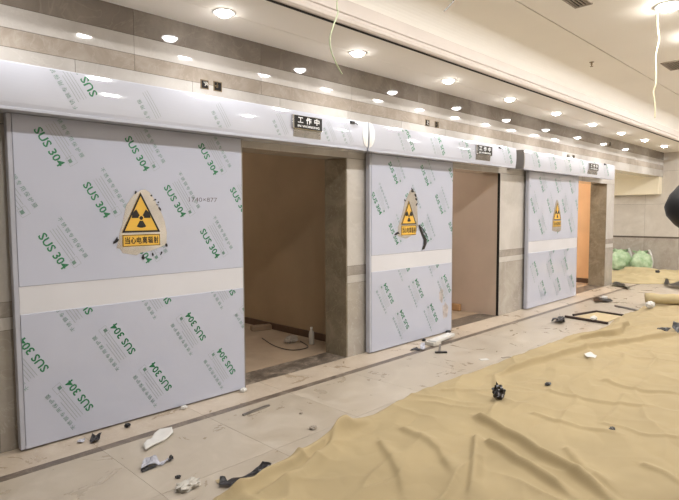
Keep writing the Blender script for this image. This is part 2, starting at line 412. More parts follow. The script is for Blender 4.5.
def merge(dst, src):
    me = bpy.data.meshes.new('tmp'); src.to_mesh(me); src.free(); dst.from_mesh(me); bpy.data.meshes.remove(me)

DY = 3.91
def door(x0, x1, pts_up, pts_low, label, patch, extra=None, mat_film='film'):
    t = thing('sliding_door', label, 'door', ((x0+x1)/2, DY, 0), 'sliding doors wrapped in protective film')
    def loc(o): o.location = -Vector(t.location); return o
    z0, z1, b0, b1 = .012, 2.19, .905, 1.085
    loc(obj('lower_panel', bx(x0+.03, x1, DY, DY+.045, z0, b0, bev=.004), mat_film, t))
    loc(obj('upper_panel', bx(x0+.03, x1, DY, DY+.045, b1, z1, bev=.004), mat_film, t))
    o = loc(obj('handle_band', bx(x0+.03, x1, DY+.004, DY+.045, b0, b1), 'band', t)); o['label'] = 'plain white band across the door'
    bm = bx(x0, x0+.03, DY+.004, DY+.06, z0, z1, bev=.004); loc(obj('edge_trim', bm, 'film_edge', t))
    loc(obj('edge_strip', bx(x1, x1+.012, DY+.003, DY+.05, z0, z1, bev=.003), 'steel_dull', t))
    yf = lambda z: DY-.0012
    def add_print(b, name='film_print'):
        if len(b.faces) < 3: b.free(); return
        loc(obj(name, b, ['green', 'greygreen', 'greyline', 'pencil'], t))
    for cx, cz in pts_up:
        b = nb(); print_block(b, place(cx, cz, ANG, yf)); clip(b, x0+.032, x1-.002, b1+.003, z1-.005); add_print(b)
    for cx, cz in pts_low:
        b = nb(); print_block(b, place(cx, cz, ANG+math.pi, yf)); clip(b, x0+.032, x1-.002, z0+.005, b0-.003); add_print(b)
    if extra: b = nb(); extra(b); add_print(b, 'pencil_note')
    if patch:
        q = loc(obj('bare_patch', poly_y(nb(), patch, DY-.0022, DY-.0002), 'steel', t)); q['label'] = 'bare steel where the film is torn away'
    return t, loc
def grid_pts(ox, oz, rows, nx, dx=.60, dz=.345, x_off=.295):
    out = []
    for r in range(rows):
        for i in range(-1, nx): out.append((ox+i*dx+(x_off if r % 2 else 0), oz-r*dz))
    return out
def px_poly(pts, zx, zy, sc, y): 
    r = []
    for a, b in pts:
        p = at_y(zx+a/sc, zy+b/sc, y); r.append((p.x, p.z))
    return r
patch1 = px_poly([(190,65),(215,58),(245,75),(275,118),(300,165),(325,215),(342,260),(354,330),(352,400),(330,412),(260,440),(190,455),(165,470),(80,457),(62,430),(40,425),(52,380),(60,330),(75,280),(85,230),(100,160),(125,120),(150,90)], 110, 180, 6.25, DY)
def ex1(bm):
    put_text(bm, '1740×877', .05, lambda u, v: Vector((2.385+u, DY-.0012, 1.665+v+.03*math.sin(u*9)*0)), 3, 0, width=.26)
D1, L1 = door(.995, 2.765, grid_pts(1.24, 1.995, 3, 4), [(1.09, .63), (1.69, .635), (2.29, .635), (2.89, .635), (1.37, .29), (1.975, .29), (2.575, .29), (1.39, .975), (1.99, .975), (2.59, .975), (.79, .29)],
              'nearest film-wrapped steel sliding door, left of the dark first doorway, with a large radiation sign', patch1, ex1)
patch2 = px_poly([(205,182),(218,180),(232,200),(236,235),(238,300),(240,345),(232,372),(200,395),(185,402),(160,395),(148,388),(150,350),(168,290),(180,240),(195,205)], 365, 150, 4.54, DY)
D2, L2 = door(4.43, 6.04, [(4.83+i*.6, 2.0) for i in range(-1, 4)]+[(5.14+i*.6-.6, 1.655) for i in range(0, 4)]+[(4.84+i*.6, 1.31) for i in range(-1, 4)],
              [(4.75, .64), (5.33, .64), (5.93, .64), (5.04, .30), (5.64, .30), (5.05, .985), (5.65, .985)],
              'middle film-wrapped steel sliding door with a smudged lower right corner and torn black tape', patch2)
patch3 = px_poly([(168,95),(185,120),(200,190),(208,260),(212,340),(208,400),(190,418),(150,415),(120,405),(120,330),(130,250),(145,180),(155,125)], 540, 190, 10.0, DY)
D3, L3 = door(8.20, 10.18, [(8.64+i*.6, 2.0) for i in range(-1, 4)]+[(8.94+i*.6-.6, 1.655) for i in range(0, 4)]+[(8.64+i*.6, 1.31) for i in range(-1, 4)],
              [(8.5, .64), (9.1, .64), (9.7, .64), (8.8, .30), (9.4, .30), (10.0, .30), (9.1, .985), (9.7, .985)],
              'farthest film-wrapped steel sliding door, left of the orange-lit third doorway', patch3)
# smudges of dirt on the middle door
bm = nb()
for cx, cz, a, b in [(5.80, .50, .055, .10), (5.89, .29, .07, .10)]:
    pts = []
    for k in range(16):
        t = k/16*2*math.pi; r_ = rnd.uniform(.75, 1.2); pts.append((cx+a*r_*math.cos(t), cz+b*r_*math.sin(t)))
    poly_y(bm, pts, DY-.0006, DY+.001)
o = L2(obj('dirt_smudge', bm, mat('dirt_smudge', srgb(176,168,166), .5, var=.12, scale=18), D2)); o['label'] = 'grey-brown dirt smudge'
# black torn tape on the middle door, scraps of torn film round the signs
def curl_strip(bm, pts, wid, depth=.012):
    prev = None
    for i, (x, z) in enumerate(pts):
        d = .004+depth*rnd.random()
        a = bm.verts.new((x-wid[i], DY-d, z)); b = bm.verts.new((x+wid[i], DY-d*.6-.002, z+.004))
        if prev: bm.faces.new((prev[0], prev[1], b, a))
        prev = (a, b)
    r = bmesh.ops.solidify(bm, geom=bm.faces[:], thickness=.0015); return bm
pp = [at_y(365+a/4.54, 150+b/4.54, DY) for a, b in [(244,340),(252,365),(262,388),(272,408),(270,428),(262,452)]]
bm = curl_strip(nb(), [(p.x, p.z) for p in pp], [.012, .02, .022, .03, .03, .025])
pp = [at_y(365+a/4.54, 150+b/4.54, DY) for a, b in [(252,350),(268,372),(280,395)]]
curl_strip(bm, [(p.x, p.z) for p in pp], [.006, .01, .006])
o = L2(obj('torn_tape', bm, 'black_film', D2)); o['label'] = 'black torn tape hanging from the film'
def flecks(D, L, pts, y=DY):
    bm = nb()
    for x, z, r_ in pts:
        n = rnd.randint(6, 9); th = rnd.uniform(0, 3.14); pts = []
        for k in range(n):
            a = r_*rnd.uniform(.35, 1.35); cx_, cz_ = a*1.25*math.cos(k/n*6.283), a*.6*math.sin(k/n*6.283)
            pts.append((x+cx_*math.cos(th)-cz_*math.sin(th), z+cx_*math.sin(th)+cz_*math.cos(th)))
        poly_y(bm, pts, y-.008, y-.002)
    o = L(obj('film_fleck', bm, 'black_film', D)); o['label'] = 'black curled flecks at the torn film edge'
def z4(a, b): p = at_y(110+a/6.25, 180+b/6.25, DY); return (p.x, p.z)
flecks(D1, L1, [z4(*q)+(r_,) for q, r_ in [((35,380),.028), ((278,125),.013), ((258,98),.01), ((312,182),.012), ((350,405),.016), ((160,78),.010), ((295,155),.01), ((205,480),.016), ((320,455),.012), ((265,468),.01), ((300,140),.008)]])
def z2(a, b): p = at_y(365+a/4.54, 150+b/4.54, DY); return (p.x, p.z)
flecks(D2, L2, [z2(*q)+(r_,) for q, r_ in [((215,185),.03), ((228,205),.02), ((233,225),.018), ((234,245),.014), ((146,378),.035), ((180,228),.014)]])

# ------------------------------------------------------------------ radiation signs
def trefoil(bm, cx, cz, R, y):
    for k in range(3):
        a0 = math.radians(30+120*k); 
        if True:
            a0 = math.radians(0+120*k); a1 = a0+math.radians(60)
        pts = [(cx+R*math.cos(a0+(a1-a0)*i/10), cz+R*math.sin(a0+(a1-a0)*i/10)) for i in range(11)]
        pts += [(cx+R*.3*math.cos(a1-(a1-a0)*i/6), cz+R*.3*math.sin(a1-(a1-a0)*i/6)) for i in range(7)]
        poly_y(bm, pts, y-.0012, y)
    poly_y(bm, [(cx+R*.2*math.cos(i/16*6.283), cz+R*.2*math.sin(i/16*6.283)) for i in range(16)], y-.0012, y)
def rad_sign(cx, ztop, zbase, halfw, zp1, zp0, label):
    t = thing('radiation_warning_sign', label, 'sign', (cx, DY, zp0), 'radiation warning signs')
    def L(o): o.location = -Vector(t.location); return o
    y = DY-.004
    h = ztop-zbase
    L(obj('triangle_plate', poly_y(nb(), [(cx-halfw, zbase), (cx+halfw, zbase), (cx, ztop)], y-.002, DY-.0023), 'yellow', t))
    bm = nb(); k = .085*h/.3
    # black border ring
    o_ = [(cx-halfw, zbase), (cx+halfw, zbase), (cx, ztop)]; cen = (cx, zbase+h/3)
    inn = [(cen[0]+(p[0]-cen[0])*.86, cen[1]+(p[1]-cen[1])*.86) for p in o_]
    for i in range(3):
        j = (i+1) % 3; poly_y(bm, [o_[i], o_[j], inn[j], inn[i]], y-.0035, y-.0018)
    L(obj('border', bm, 'black', t))
    bm = nb(); trefoil(bm, cx, zbase+h*.36, h*.245, y-.0022); L(obj('trefoil', bm, 'black', t))
    L(obj('text_plate', bx(cx-halfw*.98, cx+halfw*.98, y-.002, DY-.0023, zp0, zp1), 'yellow', t))
    bm = nb(); ph = zp1-zp0
    for a, b, c, d in [(-.97, .97, .02, .07), (-.97, .97, .93, .98), (-.97, -.945, .02, .98), (.945, .97, .02, .98)]:
        poly_y(bm, [(cx+halfw*a, zp0+ph*c), (cx+halfw*b, zp0+ph*c), (cx+halfw*b, zp0+ph*d), (cx+halfw*a, zp0+ph*d)], y-.003, y-.0018)
    for i, ch in enumerate('当心电离辐射'):
        for du, dv in ((0, 0), (.0022, 0), (0, .0018), (.0022, .0018)):
            put_text(bm, ch, ph*.62, lambda u, v, i=i: Vector((cx+halfw*(-.75+.3*i)+u+du, y-.003-du*.05-dv*.03, (zp0+zp1)/2+v+dv)), 0, 0, width=halfw*.25)
    for f in bm.faces:
        if len(f.verts) < 5 and f.normal.y > 0 and abs(f.normal.y) > .9: pass
    L(obj('lettering', bm, 'black', t))
    return t
rad_sign(1.853, 1.712, 1.415, .148, 1.400, 1.312, 'large yellow radiation warning triangle on the nearest door')
rad_sign(5.115, 1.69, 1.415, .142, 1.405, 1.29, 'yellow radiation warning triangle on the middle door above torn black tape')
rad_sign(9.27, 1.71, 1.42, .15, 1.405, 1.30, 'small yellow radiation warning triangle on the farthest door')

# ------------------------------------------------------------------ door headers
PROF = [(3.76, 2.192), (3.742, 2.20), (3.735, 2.228)]
ZC, ZH = 2.345, .117
for k in range(1, 12):
    z = 2.228+(2.462-2.228)*k/12; PROF.append((3.735-.008*(1-((z-ZC)/ZH)**2), z))
PROF += [(3.735, 2.462), (3.738, 2.468), (3.994, 2.470), (3.994, 2.192)]
def hy(z):
    q = max(-1, min(1, (z-ZC)/ZH)); return 3.735-.008*(1-q*q)
def header(x0, x1, label, prints, caps):
    t = thing('door_header', label, 'door header', ((x0+x1)/2, 4.0, 2.192), 'film-wrapped headers over the sliding doors')
    def L(o): o.location = -Vector(t.location); return o
    L(obj('cover', extrude_x(nb(), PROF, x0, x1), 'film_hdr', t))
    L(obj('bottom_lip', bx(x0, x1, 3.738, 3.77, 2.182, 2.2, bev=.003), 'film_edge', t))
    for cx, cz, part in prints:
        b = nb(); fn = place(cx, cz, ANG+math.pi, lambda z: 0)
        if part == 0: print_block(b, fn, (0, 1, 2))
        else:
            for i, ch in enumerate(CJK[:6]): put_text(b, ch, .034, lambda u, v, i=i: fn(-.155+i*.042+u, .152+v), 1)
            for k in range(3): quad(b, -.1, .1, .056+k*.019, .0595+k*.019, fn, 2)
            if part == 2: put_text(b, '04', .075, lambda u, v: fn(.1+u, v), 0, .003)
        clip(b, x0+.07, x1-.07, 2.232, 2.46)
        for k in range(1, 10): bmesh.ops.bisect_plane(b, geom=b.verts[:]+b.edges[:]+b.faces[:], plane_co=(0, 0, 2.23+.0235*k), plane_no=(0, 0, 1))
        for v in b.verts: v.co.y = hy(v.co.z)-.0012
        if len(b.faces) > 2: L(obj('film_print', b, ['green', 'greygreen', 'greyline'], t))
        else: b.free()
    for side in caps:
        bm = nb(); xe = x0 if side < 0 else x1; rows = []
        for k in range(17):
            s = -1+2*k/16; z = ZC+ZH*s*1.08; w_ = .075*math.sqrt(max(0, 1-s*s))+.004; y = hy(z)-.004
            rows.append((bm.verts.new((xe, y, z)), bm.verts.new((xe-side*w_*.5, y-.004*(1-s*s), z)), bm.verts.new((xe-side*w_, y+.002, z))))
        for a, b in zip(rows, rows[1:]):
            for i in range(2): bm.faces.new((a[i], a[i+1], b[i+1], b[i]))
        bmesh.ops.recalc_face_normals(bm, faces=bm.faces[:]); bmesh.ops.solidify(bm, geom=bm.faces[:], thickness=.004)
        o = L(obj('end_cap', bm, 'white_plastic', t, False)); o['label'] = 'white lens-shaped end cap'
    return t, L
header(-.9, 4.19, 'long pale film-wrapped header over the nearest door and first doorway', [(1.40, 2.45, 0)]+[(1.94+.60*i, 2.37, 1) for i in range(0, 4)]+[(.7, 2.35, 0), (.1, 2.35, 1), (3.98, 2.37, 1)], [1])
header(4.215, 7.40, 'pale film-wrapped header over the middle door and second doorway', [(4.9+.6*i, 2.36, 0 if i < 3 else 1) for i in range(0, 4)]+[(7.2, 2.36, 0)], [-1])
H3, LH3 = header(7.66, 11.50, 'pale film-wrapped header over the farthest door and third doorway', [(8.1+.6*i, 2.36, 0) for i in range(0, 6)], [])
bm = nb(); extrude_x(bm, [(y-.004, z) if y < 3.9 else (y, z) for y, z in PROF], 7.63, 7.66)
o = LH3(obj('end_plate', bm, 'steel_dull', H3)); o['label'] = 'bare grey steel end plate'

# ------------------------------------------------------------------ status signs on the headers
def status_sign(x0, x1, z0, z1, label):
    t = thing('status_sign', label, 'sign', ((x0+x1)/2, 3.69, z0), 'status signs on the door headers')
    def L(o): o.location = -Vector(t.location); return o
    yb, yf = 3.722, 3.700; W = x1-x0; h = z1-z0
    L(obj('casing', bx(x0, x1, yf, yb+.0075, z0, z1, bev=.006), 'steel', t))
    L(obj('face', bx(x0+.014, x1-.006, yf-.003, yf+.003, z0+.006, z1-.006), 'signblack', t))
    bm = nb(); cx = (x0+x1)/2+.003
    for i, ch in enumerate('工作中'):
        for du, dv in ((0, 0), (.0025, 0), (0, .002), (.0025, .002)):
            put_text(bm, ch, h*.5, lambda u, v, i=i: Vector((cx+(i-1)*W*.28+u+du, yf-.0045-du*.03-dv*.02, z0+h*.64+v+dv)), 0, 0, width=W*.17)
    put_text(bm, 'IN WORKING', h*.22, lambda u, v: Vector((cx+u, yf-.0045, z0+h*.23+v)), 0, h*.004, width=W*.74)
    L(obj('lettering', bm, 'signwhite', t)); return t
def torn_steel(x0, x1, z0, z1, label):
    bm = nb(); pts = [(x0, z1), (x1, z1), (x1+.01, z0+.02), (x1-.02, z0), (x0+.15*(x1-x0), z0+.008), (x0, z0+.02)]
    a = []
    n = 8
    vs = []
    for j in range(n+1):
        z = z0+(z1-z0)*j/n; vs.append([bm.verts.new((x, hy(z)-.002, z)) for x in (x0, x0+.3*(x1-x0), x1)])
    for r0, r1 in zip(vs, vs[1:]):
        for i in range(2): bm.faces.new((r0[i], r0[i+1], r1[i+1], r1[i]))
    bmesh.ops.solidify(bm, geom=bm.faces[:], thickness=.0015)
    return tag(obj('bare_steel_strip', bm, 'steel'), label, 'metal strip', 'bare steel strips below the status signs')
status_sign(3.175, 3.53, 2.300, 2.425, 'black and white status sign on the header above the first doorway')
status_sign(6.27, 6.66, 2.300, 2.425, 'black and white status sign on the header above the second doorway')
status_sign(10.10, 10.55, 2.300, 2.425, 'black and white status sign on the header above the third doorway')
torn_steel(3.20, 3.535, 2.235, 2.305, 'bare steel strip showing under the status sign above the first doorway')
torn_steel(6.29, 6.66, 2.235, 2.305, 'bare steel strip showing under the status sign above the second doorway')
torn_steel(10.10, 10.58, 2.235, 2.305, 'bare steel strip showing under the status sign above the third doorway')

# ------------------------------------------------------------------ sockets in the wall
def socket(x, z, s, label, kind=0):
    t = thing('junction_box', label, 'junction box', (x, WY, z), 'open junction boxes in the wall above the headers')
    bm = nb()
    for a, b, c, d in [(-s, s, s-.006, s), (-s, s, -s, -s+.006), (-s, -s+.006, -s, s), (s-.006, s, -s, s)]: box(bm, a, b, -.006, .0, c, d)
    obj('rim', bm, 'brass', t)
    obj('back_plate', bx(-s+.006, s-.006, -.002, .0, -s+.006, s-.006), 'dark', t)
    bm = nb()
    for k in range(3):
        p0 = Vector((rnd.uniform(-.6, .6)*s, -.002, rnd.uniform(-.5, .8)*s)); pts = [p0]
        for q in range(4): pts.append(pts[-1]+Vector((rnd.uniform(-.3, .3)*s, -.003, rnd.uniform(-.45, .1)*s)))
        pts = [Vector((max(-s*.8, min(s*.8, p.x)), p.y, max(-s*.8, min(s*.8, p.z)))) for p in pts]
        tube(bm, pts, .004, 6)
    obj('cable_tail', bm, 'brass' if kind else 'clear', t)
socket(2.474, 2.615, .037, 'left open junction box of the pair above the nearest door')
socket(2.60, 2.618, .040, 'right open junction box of the pair above the nearest door', 1)
socket(5.60, 2.655, .04, 'left open junction box of the pair above the middle door')
socket(5.80, 2.655, .04, 'right open junction box of the pair above the middle door', 1)
for a, lb, k in [((568, 157), 'left open junction box of the pair above the farthest door', 0), ((573.5, 157.5), 'right open junction box of the pair above the farthest door', 1), ((610, 144), 'single open junction box high on the wall past the farthest header sign', 1)]:
    p = at_y(a[0], a[1], WY); socket(p.x, p.z, .045, lb, k)
for (a, b), lb in [((353, 122.5), 'first header, right of its status sign'), ((500.5, 147.5), 'second header, right of its status sign'), ((605.5, 163.5), 'third header, right of its status sign')]:
    p = at_y(a, b, 3.72); zz = min(p.z, 2.455); y = hy(zz)
    bm = bx(p.x-.03, p.x+.03, y-.014, y+.006, zz-.014, zz+.014, bev=.004); tube(bm, [(p.x+.02, y-.006, zz), (p.x+.05, y-.012, zz-.004), (p.x+.075, y-.004, zz-.012)], .004, 6)
    tag(obj('cable_clip', bm, 'black_film'), 'small black cable clip on the '+lb, 'cable clip', 'black cable clips on the headers')

# ------------------------------------------------------------------ ceiling fittings
def grille(x, y, lx, ly, label):
    t = thing('ceiling_vent', label, 'vent', (x, y, 3.6), 'vents in the main ceiling')
    bm = nb()
    for a, b, c, d in [(-lx, lx, ly-.02, ly), (-lx, lx, -ly, -ly+.02), (-lx, -lx+.02, -ly, ly), (lx-.02, lx, -ly, ly)]: box(bm, a, b, c, d, -.012, 0)
    obj('frame', bm, 'grille', t)
    obj('duct', bx(-lx+.02, lx-.02, -ly+.02, ly-.02, -.002, 0), 'dark', t)
    n = int((2*ly-.04)/.03)
    for k in range(n):
        yy = -ly+.02+(k+.5)*(2*ly-.04)/n; obj('slat', bx(-lx+.02, lx-.02, yy-.007, yy+.007, -.010, -.002), 'grille', t)
grille(5.50, 2.17, .17, .085, 'small grey slatted vent at the top edge of the main ceiling')
grille(8.85, 2.10, .26, .13, 'grey slatted ceiling vent at the right edge beside the dangling cream cable')
p = at_y(592, 62, 2.88)
t = thing('sprinkler_head', 'small dark sprinkler head on the main ceiling between vent and cornice', 'sprinkler', (7.85, 2.88, 3.6))
obj('escutcheon', lathe(nb(), [(.0, -.012), (.02, -.010), (.03, -.004), (.032, 0)], 16), 'brass', t, True)
obj('nozzle', lathe(nb(), [(.012, 0), (.012, -.035), (.008, -.04), (.006, -.06), (.0, -.06)], 12), 'brass', t, True)
obj('deflector', lathe(nb(), [(.0, -.064), (.022, -.062), (.022, -.059), (.0, -.058)], 12), 'brass', t)
def wire(pts, r, m, label):
    return tag(obj('hanging_cable', tube(nb(), pts, r, 8), m, None, True), label, 'cable')
def smooth_pts(ps, n=8):
    ps = [Vector(p) for p in ps]; out = []
    for i in range(len(ps)-1):
        a, b, c, d = ps[max(i-1, 0)], ps[i], ps[i+1], ps[min(i+2, len(ps)-1)]
        for k in range(n):
            t = k/n; out.append(.5*((2*b)+(c-a)*t+(2*a-5*b+4*c-d)*t*t+(3*b-a-3*c+d)*t**3))
    return out+[ps[-1]]
wp = [at_y(*q, 2.2) for q in [(337, 0), (338, 12), (334, 24), (330, 38), (331, 50), (336, 63), (342, 74)]]
wire(smooth_pts([(wp[0].x-.02, 2.2, 3.6), (wp[0].x+.03, 2.2, 3.2)]+wp), .0042, 'green_wire', 'pale green loose cable dangling from the ceiling above the first status sign')
wp = [at_x(*q, 6.47) for q in [(657.5, 17), (658, 30), (659, 40), (656, 55), (656, 70), (655.5, 85), (653.5, 92), (655, 105), (655, 118)]]
wire(smooth_pts([(6.47, wp[0].y, 3.6)]+wp), .0075, 'wire', 'cream cable hanging from the big round lamp at the top right')
wp = [at_y(*q, 2.2) for q in [(455, -3), (450, 5), (444, 11)]]
wire(smooth_pts([(wp[0].x+.25, 2.2, 3.6), (wp[0].x+.12, 2.2, 3.3)]+wp), .004, 'black_film', 'short dark cable end hanging at the top edge right of centre')

# ------------------------------------------------------------------ khaki dust sheet
EDGE = [(1.15, 2.30), (1.55, 2.49), (1.78, 2.47), (2.11, 2.53), (2.53, 2.59), (2.73, 2.64), (2.93, 2.67), (3.5, 2.72), (4.08, 2.75), (4.97, 2.72), (6.24, 2.68), (6.67, 2.66), (6.95, 2.52), (7.44, 2.47), (8.0, 2.57), (8.69, 2.64), (9.28, 2.62), (9.97, 2.66), (10.6, 2.6)]
def interp(tab, x):
    for (a, b), (c, d) in zip(tab, tab[1:]):
        if x <= c: return b+(d-b)*(x-a)/(c-a)
    return tab[-1][1]
def seg_d(p, pts):
    best = (9, 0)
    L = 0; tot = sum((Vector(b)-Vector(a)).length for a, b in zip(pts, pts[1:]))
    for a, b in zip(pts, pts[1:]):
        a = Vector(a); b = Vector(b); ab = b-a; t = max(0, min(1, (p-a).dot(ab)/ab.length_squared)); q = a+ab*t
        side = ab.x*(p.y-a.y)-ab.y*(p.x-a.x)
        d = (p-q).length
        if d < best[0]: best = (d, (L+ab.length*t)/tot, side)
        L += ab.length
    return best
def fl(*ps): return [tuple(at_floor(*p)[:2]) for p in ps]
RIDGES = [  # polyline on the floor, height, width
    (fl((474, 421), (520, 447), (570, 478), (618, 512)), .045, .045),
    (fl((485, 446), (530, 472), (572, 503)), .035, .04),
    (fl((498, 377), (560, 358), (620, 346), (690, 334)), .045, .05),
    (fl((230, 499), (290, 470), (345, 436), (372, 424)), .03, .06),
    (fl((345, 430), (330, 455), (300, 480), (262, 498)), .035, .05),
    (fl((476, 440), (474, 470), (470, 500)), .025, .04),
    (fl((495, 377), (497, 410), (485, 425)), .014, .04),
    (fl((545, 393), (600, 405), (655, 410)), .014, .035),
    (fl((600, 383), (640, 393), (685, 397)), .016, .035),
    (fl((530, 415), (580, 430), (620, 440)), .013, .035),
    (fl((565, 452), (585, 478), (620, 500)), .018, .04),
    (fl((400, 430), (440, 455), (455, 480)), .018, .05),
    (fl((380, 445), (400, 480), (405, 500)), .018, .05),
    (fl((440, 395), (480, 396), (498, 392)), .010, .04),
    (fl((610, 335), (640, 328), (680, 322)), .02, .06),
    (fl((590, 345), (640, 340), (690, 325)), .015, .05),
    (fl((640, 470), (665, 480), (690, 496)), .012, .03),
    (fl((600, 425), (650, 440), (690, 445)), .010, .03),
    (fl((625, 395), (615, 415), (600, 425)), .010, .04),
]
BB = {id(p): (min(a[0] for a in p)-.25, max(a[0] for a in p)+.25, min(a[1] for a in p)-.25, max(a[1] for a in p)+.25) for p, a_, w_ in RIDGES}
def sheet_h(x, y, e):
    p = Vector((x, y)); h = .008
    for pts, a, wd in RIDGES:
        a *= 1.5; wd *= .8
        lo_x, hi_x, lo_y, hi_y = BB[id(pts)]
        if not (lo_x < x < hi_x and lo_y < y < hi_y): continue
        d, t, s = seg_d(p, pts)
        if d < wd*4:
            d *= .7 if s > 0 else 1.5
            h += a*math.exp(-(d/wd)**2)*min(1, 14*t+.25)*min(1, 5*(1-t)+.2)
    n1 = noise.noise(Vector((x*.9+y*.4, y*2.4-x*.3, 1.3)))
    h += .03*max(0, n1+.15)
    h += .022*abs(noise.noise(Vector((x*2.2+y*1.5, y*4.5-x*1.2, 4.1))))
    h += .0025*noise.noise(Vector((x*9, y*9, 2.2)))
    wx = x+.12*noise.noise(Vector((x*1.7, y*1.7, 9))); wy = y+.12*noise.noise(Vector((x*1.7, y*1.7, 5)))
    near = max(0, min(1, (5.2-x)/2.2)); m1 = max(0, .35+noise.noise(Vector((x*.9, y*.9, 11)))); m2 = max(0, .35+noise.noise(Vector((x*.8, y*.8, 15))))
    h += .045*m1*(.35+.65*near)*(1-abs(noise.noise(Vector((wx*2.6+wy*.7, wy*.9, 21)))))**9
    h += .035*m2*(1-abs(noise.noise(Vector((wx*.8, wy*2.6-wx*.5, 31)))))**9
    de = e-y
    kx = max(0, 1-((x-7.35)/.95)**2)
    if kx > 0:
        w_ = .10+.14*kx+.03*math.sin(x*9); q = de/w_
        h += .085*kx**.6*(min(1, q*1.6+.15) if q < 1 else max(0, 1-(q-1)/.10))
    h += .035*math.exp(-((x-2.7)/.35)**2)*math.exp(-((de-.04)/.07)**2)
    h += .02*math.exp(-((x-1.9)/.4)**2)*math.exp(-((de-.05)/.06)**2)
    if de < .03: h *= max(.25, de/.03)**.5
    return h
def top(pts):
    return max(sheet_h(p[0], p[1], interp(EDGE, p[0])) for p in pts)
bm = nb(); NX, NV = 820, 320
x0s, x1s = 1.15, 10.6
cols = []
for i in range(NX+1):
    u = i/NX; x = x0s+(x1s-x0s)*(u**1.5); e = interp(EDGE, x)+.012*noise.noise(Vector((x*6, 0, 0)))
    col = []
    for j in range(NV+1):
        v = j/NV; de = 3.4*(.75*v+.25*v*v); y = e-de
        xx = x+(.10*noise.noise(Vector((0, y*1.4, 7))) if i in (0, NX) else 0)
        col.append(bm.verts.new((xx, y, sheet_h(x, y, e))))
    cols.append(col)
for a, b in zip(cols, cols[1:]):
    for j in range(NV): bm.faces.new((a[j], a[j+1], b[j+1], b[j]))
bmesh.ops.recalc_face_normals(bm, faces=bm.faces[:])
if sum(f.normal.z for f in bm.faces) < 0: bmesh.ops.reverse_faces(bm, faces=bm.faces[:])
sh = tag(obj('dust_sheet', bm, 'canvas', None, True), 'big wrinkled khaki dust sheet spread over the tiled floor in the foreground', 'dust sheet')
sm = sh.modifiers.new('thickness', 'SOLIDIFY'); sm.thickness = .004; sm.offset = -1

# rolled and heaped cloth at the far end
def roll(p0, p1, r, m, name, label, cat):
    p0 = Vector(p0); p1 = Vector(p1); bm = nb(); pts = []; rs = []
    n = 18
    for i in range(n+1):
        t = i/n; p = p0.lerp(p1, t); k = r*(1+.12*noise.noise(Vector((t*5, r*9, 0)))); pts.append(Vector((p.x, p.y+.03*noise.noise(Vector((t*4, 3, 0))), k*.98+.035))); rs.append(k)
    tube(bm, pts, rs, 14); return tag(obj(name, bm, m, None, True), label, cat)
a = at_floor(645, 305); b = at_floor(700, 308)
roll(a, b, .085, 'canvas_far', 'cloth_roll', 'pale khaki rolled-up cloth at the right edge, far end of the dust sheet', 'cloth')
def heap(name, corners, hgt, m, label, seed, cat, nx=44, ny=22):
    """wrinkled cloth over a floor quad given by its four corners (ordered round)"""
    A, B_, C_, D_ = [Vector((c[0], c[1])) for c in corners]; bm = nb(); g = []
    for i in range(nx+1):
        row = []
        for j in range(ny+1):
            u, v = i/nx, j/ny; p = A.lerp(B_, u).lerp(D_.lerp(C_, u), v)
            q = Vector((p.x*1.1+seed, p.y*1.5, seed*1.7))
            ed = min(u, 1-u, v, 1-v)*6; ed = min(1, ed)
            h = .006+ed*hgt*(.3+1.6*(.5-abs(noise.noise(q*1.3)))*(.6+noise.noise(q*.5))+.7*(.5-abs(noise.noise(q*3.1))))
            if ed < 1: p = p+Vector((.12*noise.noise(q*1.5), .12*noise.noise(q*1.5+Vector((5, 5, 5)))))
            row.append(bm.verts.new((p.x, p.y, h)))
        g.append(row)
    for a_, b_ in zip(g, g[1:]):
        for j in range(ny): bm.faces.new((a_[j], a_[j+1], b_[j+1], b_[j]))
    bmesh.ops.recalc_face_normals(bm, faces=bm.faces[:])
    if sum(f.normal.z for f in bm.faces) < 0: bmesh.ops.reverse_faces(bm, faces=bm.faces[:])
    o = tag(obj(name, bm, m, None, True), label, cat)
    s_ = o.modifiers.new('thickness', 'SOLIDIFY'); s_.thickness = .004; s_.offset = -1
    return o
q = fl((614, 289), (720, 296), (700, 281), (612, 279))
heap('cloth_heap', [(12.55, 4.3), (14.1, .8), (15.5, 1.5), (14.9, 5.2)], .15, 'canvas_far', 'heaped pale khaki cloth on the floor in front of the green bags', 3.0, 'cloth', 60, 40)

